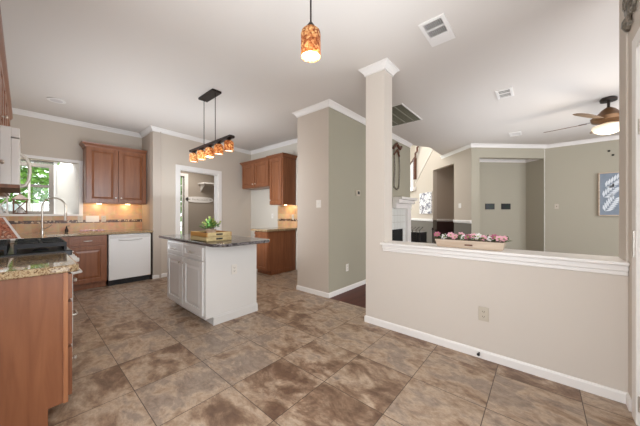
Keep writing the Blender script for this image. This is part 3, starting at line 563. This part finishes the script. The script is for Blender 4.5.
for dx in (-.16, .17): B().tube([(BX+dx, BY, 2.875), (BX+dx, BY, BZ+.02)], .005, 8).build('rod', 'dark', t)
B().box(BX-.58, BX+.60, BY-.035, BY+.035, BZ-.012, BZ+.02).build('bar', 'dark', t, .003)
for k in range(5):
    x = BX-.50+k*.255; s = shade(t, (x, BY, BZ-.168), .058, .134)
    B().lathe([(.03, -.04), (.028, -.02), (.012, -.01)], (x, BY, BZ), 14).build('socket_cap', 'dark', s)
for nm, loc, e_ in (('pendant_glow', (P[0], P[1], 2.285), 3.5), ('chandelier_glow', (BX, BY, BZ-.19), 8)):
    l = bpy.data.lights.new(nm, 'POINT'); l.energy = e_; l.color = (1, .85, .65); l.shadow_soft_size = .05; o = bpy.data.objects.new(nm, l); o.location = loc; COL.objects.link(o)
# ------------------------------------------------------------ ceiling items
def vent(x0, x1, y0, y1, label, rows, ax='Y', name='ceiling_vent', border=.03, groups=None):
    t = thing(name, ((x0+x1)/2, (y0+y1)/2, CZ), label, 'vent')
    fr = B(); fr.box(x0, x0+border, y0, y1, CZ-.012, CZ); fr.box(x1-border, x1, y0, y1, CZ-.012, CZ); fr.box(x0+border, x1-border, y0, y0+border, CZ-.012, CZ); fr.box(x0+border, x1-border, y1-border, y1, CZ-.012, CZ); fr.build('frame', 'trim', t, .002)
    B().box(x0+border, x1-border, y0+border, y1-border, CZ-.002, CZ-.001).build('backing', 'slot' if name == 'ceiling_vent' else 'fil', t)
    return t
t = vent(-.815, -.605, 2.26, 2.64, 'white ceiling register with two louvre banks, nearest the camera', 2)
sl = B()
for k in range(10): sl.box(-.785+k*.0155+.008, -.785+k*.0155+.011, 2.29, 2.50, CZ-.012, CZ-.002)
sl.box(-.785, -.635, 2.385, 2.40, CZ-.012, CZ-.002).box(-.785, -.635, 2.50, 2.61, CZ-.012, CZ-.002); sl.build('louvres', 'trim', t)
t = vent(-.47, -.285, 4.16, 4.47, 'small white ceiling register midway across living room ceiling', 2)
sl = B(); sl.box(-.44, -.315, 4.29, 4.31, CZ-.012, CZ-.002)
for k in range(6): sl.box(-.44, -.315, 4.20+k*.043, 4.206+k*.043, CZ-.01, CZ-.002)
sl.build('louvres', 'trim', t)
t = vent(-.50, -.30, 6.5, 6.8, 'small white ceiling register farthest away near living room back wall', 2)
sl = B()
for k in range(6): sl.box(-.47, -.33, 6.54+k*.04, 6.555+k*.04, CZ-.01, CZ-.002)
sl.build('louvres', 'trim', t)
t = vent(-2.14, -1.57, 3.69, 4.57, 'large return air grille with grey-green filter on ceiling beside the pier', 4, name='return_air_grille', border=.02)
sl = B()
for k in range(1, 4): x = -2.14+k*.1425; sl.box(x-.007, x+.007, 3.71, 4.55, CZ-.012, CZ-.002)
for k in range(36): sl.box(-2.12, -1.59, 3.72+k*.0232, 3.724+k*.0232, CZ-.006, CZ-.002)
sl.build('louvres', mat('grille_louvre', '#8c8878', .6), t)
t = thing('recessed_light', (-5.34, .31, CZ), 'small round white recessed ceiling light near the kitchen window', 'light')
B().lathe([(.10, -.012), (.095, 0), (.07, 0)], (-5.34, .31, CZ), 24).build('trim_ring', 'trim', t); B().lathe([(.068, -.014), (.068, -.011)], (-5.34, .31, CZ), 24).build('lens', mat('frosted_lens', '#cfc9c6', .5), t)
# ceiling fan
FX, FY = .73, 5.46
t = thing('ceiling_fan', (FX, FY, CZ), 'bronze ceiling fan with wooden blades and lit glass bowl in the living room', 'fan')
B().lathe([(.085, CZ-.05), (.09, CZ-.02), (.07, CZ)], (FX, FY, 0), 24).build('canopy', 'dark', t, smooth=True); B().tube([(FX, FY, CZ-.04), (FX, FY, 2.74)], .016, 10).build('downrod', 'dark', t)
B().lathe([(.06, 2.54), (.17, 2.57), (.185, 2.62), (.11, 2.68), (.07, 2.73), (.03, 2.76)], (FX, FY, 0), 28).build('motor_housing', mat('antique_bronze', '#7a5a3e', .35, .6), t, smooth=True)
B().lathe([(.02, 2.385), (.09, 2.40), (.145, 2.43), (.17, 2.47), (.165, 2.50), (.06, 2.54)], (FX, FY, 0), 28).build('light_bowl', 'bowl', t, smooth=True)
for k in range(5):
    a = math.radians(167+72*k); R_ = Matrix.Translation((FX, FY, 2.585)) @ Matrix.Rotation(a, 4, 'Z') @ Matrix.Rotation(math.radians(-13), 4, 'X')
    bl = B().prism([(.22, -.05), (.40, -.07), (.62, -.075), (.70, -.05), (.72, 0), (.70, .05), (.62, .075), (.40, .07), (.22, .05)], -.004, .004, R_).build('blade', 'blade', t)
    B().prism([(.12, -.015), (.30, -.03), (.30, .03), (.12, .015)], .004, .010, R_).build('blade_iron', 'dark', bl)
l = bpy.data.lights.new('fan_glow', 'POINT'); l.energy = 14; l.color = (1, .86, .68); l.shadow_soft_size = .12; o = bpy.data.objects.new('fan_glow', l); o.location = (FX, FY, 2.30); COL.objects.link(o)
# ------------------------------------------------------------ planter on ledge
t = thing('flower_trough', (-.50, 2.66, .93), 'weathered wooden trough of pink and white flowers on the half-wall ledge', 'planter')
b = B(); X0, X1, Y0, Y1 = -.755, -.245, 2.60, 2.72
def taper(x0, x1, y0, y1, z0, z1, g):
    v = [b.bm.verts.new(p) for p in ((x0, y0, z0), (x1, y0, z0), (x1, y1, z0), (x0, y1, z0), (x0-g, y0-g*.5, z1), (x1+g, y0-g*.5, z1), (x1+g, y1+g*.5, z1), (x0-g, y1+g*.5, z1))]
    for q in ((0, 3, 2, 1), (0, 1, 5, 4), (1, 2, 6, 5), (2, 3, 7, 6), (3, 0, 4, 7), (4, 5, 6, 7)): b.bm.faces.new([v[i] for i in q])
taper(X0, X1, Y0, Y1, .931, 1.0, .02); b.build('trough', 'trough', t, .002)
B().box(X0-.012, X1+.012, Y0, Y1, 1.0, 1.004).build('soil', 'bark', t)
B().box(-.52, -.46, Y0-.012, Y0-.006, .955, .968).build('handle', 'lantern', t)
b = B()
for i in range(170):
    x = random.uniform(X0-.03, X1+.05); b.petal((x, random.uniform(Y0-.01, Y1+.01), random.uniform(.995, 1.025)), (random.uniform(-1, 1), random.uniform(-1, .6), random.uniform(-.1, .8)), (0, random.uniform(-.5, .5), 1), .045, .02)
b.build('leaves', mat('dark_flower_leaf', '#56683f', .6, noise=.3, nscale=30), t)
fl = [('mag', -.76), ('wpet', -.70), ('pink', -.645), ('pink', -.60), ('wpet', -.54), ('mag', -.50), ('pink', -.46), ('wpet', -.42), ('pink', -.385), ('wpet', -.33), ('mag', -.30), ('pink', -.265), ('pink', -.235), ('pink', -.57), ('wpet', -.49), ('pink', -.35)]
for i, (m_, x) in enumerate(fl):
    c = Vector((x, random.uniform(2.60, 2.64) if i < 13 else 2.69, random.uniform(1.02, 1.045))); n = Vector((random.uniform(-.3, .3), -.8, .7)).normalized(); u = n.orthogonal().normalized(); v = n.cross(u); b = B()
    for k in range(7): a = k*2*math.pi/7; b.petal(c, u*math.cos(a)+v*math.sin(a)+n*.25, n, .036, .030)
    f = b.build('flower', m_, t); B().lathe([(.004, -.003), (.008, .002), (.004, .006)], c+n*.004, 8, n.to_track_quat('Z', 'Y').to_matrix().to_4x4()).build('flower_centre', 'yel', f)
# ------------------------------------------------------------ plates on walls
outlet((-.372, 2.577, .383), (0, -1, 0), 'almond outlet in the middle of the half wall below the ledge', m='plated', h=.12, w=.075)
t = thing('door_stop', (-.403, 2.565, .045), 'small black round door stop on the half-wall baseboard', 'door stop')
B().tube([(-.403, 2.563, .045), (-.403, 2.535, .045)], .006, 8).build('stem', 'dark', t); B().lathe([(.011, 0), (.012, .012)], (-.403, 2.535, .045), 12, Matrix.Rotation(math.pi/2, 4, 'X')).build('tip', 'black', t)
outlet((-2.565, 2.939, 1.395), (0, -1, 0), 'white double light switch on the narrow beige wall block', kind='switch', gang=2)
outlet((-2.369, 3.41, .376), (1, 0, 0), 'white outlet low on the sage green wall')
t = thing('thermostat', (-2.369, 3.72, 1.6), 'thermostat with dark display on the sage green wall', 'thermostat')
B().box(-2.369, -2.35, 3.66, 3.78, 1.545, 1.645).build('housing', 'plated', t, .003); B().box(-2.35, -2.348, 3.70, 3.76, 1.575, 1.625).build('display', 'black', t)
outlet((-6.285, .83, 1.15), (1, 0, 0), 'white triple switch plate on backsplash near the pink towel', kind='switch', gang=4)
outlet((-6.285, .99, 1.15), (1, 0, 0), 'tan outlet on backsplash right of the triple switch plate', m='plated')
outlet((-6.285, .665, 1.15), (1, 0, 0), 'tan outlet on backsplash left of the triple switch plate', m='plated')
k1 = m1 @ Vector((.44, 1.45, 0.001)); outlet(k1, (-.7071, -.7071, 0), 'white light switch on the angled beige wall above chair rail', kind='switch', w=.11, h=.12)
for tt, lab in ((.30, 'black framed keypad on niche wall, left of the two'), (.62, 'black framed keypad on niche wall, right of the two')):
    xx = {.30: .83, .62: 1.266}[tt]
    t = thing('keypad', m2 @ Vector((xx, 1.43, -.5)), lab, 'keypad'); B().box(xx-.12, xx+.12, 1.36, 1.51, -.5, -.475, m2).build('housing', 'black', t, .003); B().box(xx-.02, xx+.08, 1.40, 1.47, -.475, -.473, m2).build('display', mat('keypad_display', '#3b4540', .2), t)
B_ = m2 @ Vector((1.75, 0, 0))
for x, z in ((1.11, 2.60), (1.167, 2.505)):
    tag(B().lathe([(.022, 0), (.016, .03)], (x, 8.249, z), 10, Matrix.Rotation(math.pi/2, 4, 'X')).build('wall_hook', 'slot'), 'small dark hook on living room wall above blue picture, %s of the two' % ('upper left' if z > 2.55 else 'lower right'), 'hook')
outlet((.28, 8.249, 1.42), (0, -1, 0), 'plain switch on the sage wall right of the niche', m='plated', kind='switch')
t = thing('wall_sconce', m1 @ Vector((1.02, 2.27, -.8)), 'small round lit white fixture in the dark recess', 'light')
mm = m1.to_3x3().to_4x4(); B().lathe([(.08, 0), (.08, .03), (.05, .06), (.02, .07)], m1 @ Vector((1.02, 2.30, -.8)), 18, mm).build('globe', mat('sconce_glass', '#efe2d0', .4, emit='#ffe2bd', es=.7), t, smooth=True)
# ------------------------------------------------------------ pictures
t = thing('leaf_picture', (1.35, 8.24, 1.67), 'slate blue canvas with white leaf sprigs in thin wooden frame', 'picture')
x0, x1, z0, z1 = .97, 1.72, 1.22, 2.115
B().box(x0, x1, 8.215, 8.249, z0, z1).build('canvas', 'blue', t)
B().box(x0-.02, x0, 8.20, 8.249, z0-.02, z1+.02).box(x1, x1+.02, 8.20, 8.249, z0-.02, z1+.02).box(x0, x1, 8.20, 8.249, z1, z1+.02).box(x0, x1, 8.20, 8.249, z0-.02, z0).build('frame', 'trough', t)
b = B()
for (sx, sz, an, n_) in ((1.05, 1.30, 1.1, 6), (1.03, 1.60, .9, 5), (1.06, 1.82, .75, 6), (1.40, 1.30, 1.5, 7), (1.38, 1.72, 1.2, 6)):
    d = Vector((math.cos(an), 0, math.sin(an)))
    for k in range(n_):
        p = Vector((sx, 8.213, sz))+d*k*.055
        for s_ in (-1, 1):
            dd = Vector((math.cos(an+s_*.7), -.02, math.sin(an+s_*.7))); q_ = Vector((-dd.z, 0, dd.x)); P_ = [p, p+dd*.07+q_*.022, p+dd*.15, p+dd*.07-q_*.022]
            P_ = [Vector((min(max(w_.x, x0+.01), x1-.01), 8.2135, min(max(w_.z, z0+.01), z1-.01))) for w_ in P_]
            try: b.bm.faces.new([b.bm.verts.new(w_) for w_ in P_])
            except Exception: pass
b.build('leaf_motif', mat('white_paint_strokes', '#d8dde2', .8), t)
t = thing('abstract_picture', m1 @ Vector((2.3, 1.62, 0)), 'grey and white abstract canvas on the foyer wall beside the dark recess', 'picture')
B().box(1.83, 2.62, 1.25, 1.93, 0, .03, m1).build('canvas', 'art', t)
# metal art right wall top
t = thing('metal_wall_art', (.42, 2.4, 2.6), 'pewter scroll metal wall ornament high above the right door', 'wall art')
def scroll(parent, cy, cz, r, turns, s0, name='scroll', rr=.009, sgn=1):
    pts = []
    for k in range(26): u_ = k/25; a_ = s0+sgn*u_*turns*2*math.pi; q_ = r*(1-.8*u_); pts.append((.418, cy+math.cos(a_)*q_, cz+math.sin(a_)*q_))
    B().tube(pts, rr, 6).build(name, 'steelart', parent)
scroll(t, 2.40, 2.50, .09, 1.3, -1.2); scroll(t, 2.55, 2.62, .10, 1.3, -2.6, sgn=-1); scroll(t, 2.30, 2.70, .11, 1.2, -2.2)
b = B()
for an, ln in ((1.45, .55), (1.75, .5), (1.15, .5), (2.1, .3)):
    p = Vector((.415, 2.50, 2.46)); d = Vector((0, -math.cos(an), math.sin(an))); q_ = Vector((0, d.z, -d.y)); pr = [p, p+d*ln*.4+q_*.035, p+d*ln*.8, p+d*ln*.4-q_*.035]
    for dx in (0, ): 
        vv = [b.bm.verts.new(w_) for w_ in pr]+[b.bm.verts.new(w_+Vector((.012, 0, 0))) for w_ in pr]
        for f_ in ((0, 1, 2, 3), (7, 6, 5, 4), (0, 4, 5, 1), (1, 5, 6, 2), (2, 6, 7, 3), (3, 7, 4, 0)): b.bm.faces.new([vv[i] for i in f_])
b.build('leaves', 'steelart', t)
B().lathe([(.05, 0), (.045, .02), (.02, .035)], (.43, 2.53, 2.46), 14, Matrix.Rotation(-math.pi/2, 4, 'Y')).build('rosette', 'steelart', t)
# pantry sign
t = thing('oval_sign', (-7.6, 3.42, 1.66), 'long oval white sign with dark script on the laundry room back wall', 'sign')
pts = []
for k in range(32):
    a_ = k*2*math.pi/32; pts.append((3.38+math.copysign(abs(math.cos(a_))**.7, math.cos(a_))*.40, 1.66+math.copysign(abs(math.sin(a_))**.8, math.sin(a_))*.085))
mx_ = Matrix(((0, 0, 1, -7.6), (1, 0, 0, 0), (0, 1, 0, 0), (0, 0, 0, 1)))
B().prism(pts, 0, .02, mx_).build('board', 'trim', t)
b = B(); 
for y0 in (3.06, 3.70): b.prism([(y0-.06, 1.66), (y0, 1.672), (y0+.06, 1.66), (y0, 1.650)], .02, .023, mx_)
xx = 3.17
for k in range(11):
    hgt = (.055, .02, .022, .03, .02, .022, .02, .03, .022, .02, .04)[k]; b.prism([(xx, 1.645), (xx+.008, 1.645), (xx+.014, 1.645+hgt), (xx+.006, 1.645+hgt)], .02, .023, mx_); b.prism([(xx+.008, 1.645), (xx+.028, 1.645), (xx+.028, 1.651), (xx+.008, 1.651)], .02, .023, mx_); xx += .041
b.build('lettering', mat('sign_ink', '#6b5d50', .7), t)
t = thing('wire_shelf', (-7.3, 3.6, 2.1), 'white shelf on the laundry room back wall above the oval sign', 'shelf')
B().box(-7.6, -7.2, 3.33, 4.05, 2.11, 2.14).build('shelf_board', 'trim', t)
for y in (3.40, 3.9): B().prism([(0, 2.11), (.3, 2.11), (0, 1.9)], y, y+.02, Matrix(((1, 0, 0, -7.6), (0, 0, 1, 0), (0, 1, 0, 0), (0, 0, 0, 1)))).build('bracket', 'trim', t)
# ------------------------------------------------------------ fireplace wall
t = thing('fireplace', (-2.37, 5.7, 0), 'white fireplace mantel with white tile surround and black firebox', 'fireplace')
B().box(-2.37, -2.16, 5.08, 5.98, 1.55, 1.60).box(-2.37, -2.22, 5.08, 5.95, 1.47, 1.55).box(-2.37, -2.28, 5.08, 5.92, 1.36, 1.47).build('mantel_shelf', 'trim', t, .006)
B().box(-2.37, -2.29, 5.72, 5.90, 0, 1.36).box(-2.37, -2.29, 4.2, 4.38, 0, 1.36).build('pilaster', 'trim', t, .006)
b = B()
for i in range(9):
    for j in range(9):
        y0, z0 = 4.40+i*.147, .0+j*.152
        if y0+.14 < 5.57 and z0+.14 < .95 and y0 > 4.5: continue
        b.box(-2.37, -2.35, y0, y0+.141, z0, z0+.146)
b.build('tile_surround', 'tileW', t); B().box(-2.369, -2.36, 4.54, 5.58, 0, .93).build('firebox', 'firebox', t)
t = thing('fireside_rack', (-2.3, 6.35, 0), 'dark metal fireside rack standing beside the fireplace', 'rack')
B().box(-2.55, -2.15, 6.15, 6.55, .3, .80).build('basket', 'black', t, .01)
for k in range(5): B().tube([(-2.52+k*.085, 6.14, 0), (-2.52+k*.085, 6.14, .86), (-2.50+k*.085, 6.3, .92)], .009, 6).build('bar', 'dark', t)
for k, (xx, hh) in enumerate(((-1.98, .86), (-1.90, .82))): B().tube([(xx, 6.45, 0), (xx, 6.45, hh)], .012, 6).lathe([(.03, hh), (.015, hh+.05)], (xx, 6.45, 0), 8).build('fire_tool', 'dark', t)
# ornament above mantel
t = thing('iron_wall_ornament', (-2.36, 5.25, 2.2), 'tall scrolled metal ornament hanging above the fireplace mantel', 'wall art')
for (y0, y1) in ((5.12, 5.12), (5.36, 5.36)): B().tube([(-2.35, y0, 1.80), (-2.34, y0+.02, 2.2), (-2.35, y1, 2.66)], .014, 6).build('bar', 'steelart', t)
b = B().tube([(-2.34, 5.06, 2.62), (-2.33, 5.2, 2.74), (-2.33, 5.38, 2.66), (-2.34, 5.46, 2.72)], .03, 8).tube([(-2.34, 5.1, 2.5), (-2.33, 5.24, 2.62), (-2.34, 5.36, 2.5)], .02, 8); b.build('crest', 'rail', t)
B().tube([(-2.35, 5.12, 1.82), (-2.34, 5.24, 1.76), (-2.35, 5.36, 1.82)], .014, 6).build('lower_bow', 'steelart', t)

# ------------------------------------------------------------ counter props
t = thing('kitchen_faucet', (-6.0, .19, .93), 'brushed nickel gooseneck faucet at the sink below the kitchen window', 'faucet')
pts = [(-6.0, .19, .93), (-6.0, .19, 1.30)]+[(-6.0+.075*(1-math.cos(a_)), .19+.125*(1-math.cos(a_)), 1.36+.14*math.sin(a_)) for a_ in [k*math.pi/10 for k in range(11)]]+[(-5.85, .44, 1.24)]
B().tube(pts, .0105, 10).build('gooseneck', 'chrome', t, smooth=True); B().lathe([(.03, .93), (.028, .945), (.018, .99)], (-6.0, .19, 0), 16).build('base', 'chrome', t, smooth=True)
B().tube([(-5.85, .44, 1.25), (-5.85, .44, 1.13)], .018, 10).build('spray_head', 'chrome', t); B().tube([(-6.0, .20, 1.0), (-5.97, .26, 1.03), (-5.95, .30, 1.08)], .008, 8).build('lever', 'chrome', t)
t = thing('dish_towel', (-5.85, .78, .93), 'crumpled pink and white dish towel on the counter below the switches', 'towel')
b = B(); nx, ny = 10, 22; g_ = [[b.bm.verts.new((-5.98+i*.028+random.uniform(-.006, .006), .62+j*.0145, .934+.022*abs(math.sin(i*1.3+j*.7))+.012*math.sin(j*.9)**2+random.uniform(0, .008))) for j in range(ny)] for i in range(nx)]
for i in range(nx-1):
    for j in range(ny-1): b.bm.faces.new([g_[i][j], g_[i+1][j], g_[i+1][j+1], g_[i][j+1]])
c_ = b.build('cloth', 'towel', t, smooth=True); md = c_.modifiers.new('thick', 'SOLIDIFY'); md.thickness = .003; md.offset = 1
t = thing('soap_dispenser', (-6.05, .42, .93), 'small dark soap dispenser beside the faucet', 'dispenser')
B().lathe([(.022, .93), (.024, .97), (.012, 1.0), (.006, 1.04)], (-6.05, .47, 0), 14).build('bottle', 'dark', t, smooth=True); B().tube([(-6.05, .47, 1.035), (-6.01, .50, 1.04)], .005, 6).build('pump', 'dark', t)
def lantern(y, m_, label, h_):
    x = -6.5; t = thing('lantern', (x, y, 1.236), label, 'lantern', 'lanterns on the window sill'); r_ = .07; z0 = 1.236; z1 = z0+h_
    B().box(x-r_-.01, x+r_+.01, y-r_-.01, y+r_+.01, z0, z0+.02).build('base', m_, t)
    for sx in (-1, 1):
        for sy in (-1, 1): B().box(x+sx*r_-.008, x+sx*r_+.008, y+sy*r_-.008, y+sy*r_+.008, z0+.02, z1).build('post', m_, t)
    b = B()
    for s_ in (-1, 1):
        for q1, q2 in (((-r_, z0+.03), (r_, z1-.01)), ((r_, z0+.03), (-r_, z1-.01))): b.tube([(x+s_*r_, y+q1[0], q1[1]), (x+s_*r_, y+q2[0], q2[1])], .006, 6).tube([(x+q1[0], y+s_*r_, q1[1]), (x+q2[0], y+s_*r_, q2[1])], .006, 6)
    b.build('lattice', m_, t)
    B().lathe([(.13, z1), (.13, z1+.012), (.03, z1+.085), (.02, z1+.10)], (x, y, 0), 4, Matrix.Rotation(math.pi/4, 4, 'Z')).build('roof', m_, t); B().lathe([(.03, z0+.02), (.03, z0+.11)], (x, y, 0), 12).build('candle', 'trim', t)
lantern(-.04, 'lantern', 'brown wooden lattice lantern with pyramid roof on the window sill', .235); lantern(-.245, 'trim', 'white lattice lantern at the left end of the window sill', .26)
t = thing('cookbook_stand', (-4.2, -.2, .93), 'red illustrated cookbook open on a stand behind the gas range', 'cookbook')
mk = Matrix.Translation((-4.15, -.20, .945)) @ Matrix.Rotation(math.radians(-28), 4, 'Y') @ Matrix(((0, 0, 1, 0), (1, 0, 0, 0), (0, 1, 0, 0), (0, 0, 0, 1)))
B().prism([(-.16, .02), (.19, .02), (.07, .29), (-.16, .29)], 0, .012, mk).build('stand', 'trim', t); B().prism([(-.15, .03), (.16, .03), (.055, .275), (-.15, .275)], .012, .028, mk).build('open_pages', 'book', t); B().box(-.16, .20, 0, .02, -.02, .05, mk).build('ledge', 'trim', t)
# ------------------------------------------------------------ stairs
st = thing('staircase', (-3.2, 8.4, 1.6), 'upper staircase flight with white balusters and dark handrail beyond the living room', 'stairs')
b = B().prism([(2.96, 2.33), (1.80, 3.19), (1.80, 3.23), (2.96, 2.37)], .0, .02, m1); b.build('skirt_board', mat('cream_skirt', '#d9cfc4', .5), st)
B().prism([(2.965, 2.38), (1.42, 3.52), (1.42, 4.4), (2.965, 4.4)], .0, .012, m1).build('upper_wall_panel', mat('pale_stair_paint', '#c9bcae', .8), st)
B().box(2.95, 3.80, 2.06, 2.20, .0, .10, m1).build('landing_fascia', 'trim', st)
for k in range(7):
    x_ = 3.08+k*.105; B().box(x_-.016, x_+.016, 2.20, 3.12-(x_-3.03)*.30, .03, .062, m1).build('baluster', 'trim', st)
B().box(2.86, 2.95, 2.45, 3.20, .02, .11, m1).build('newel_post', 'rail', st, .006)
B().tube([m1 @ Vector(p) for p in ((3.80, 2.93, .05), (3.03, 3.16, .05), (2.93, 3.20, .05))], .035, 8).build('handrail', 'rail', st)
B().tube([m1 @ Vector(p) for p in ((2.97, 3.16, .09), (2.80, 3.22, .09), (2.80, 3.34, .09), (2.66, 3.38, .09), (2.66, 3.50, .09), (2.50, 3.56, .09), (2.36, 3.72, .09))], .035, 8).build('upper_handrail', 'rail', st)
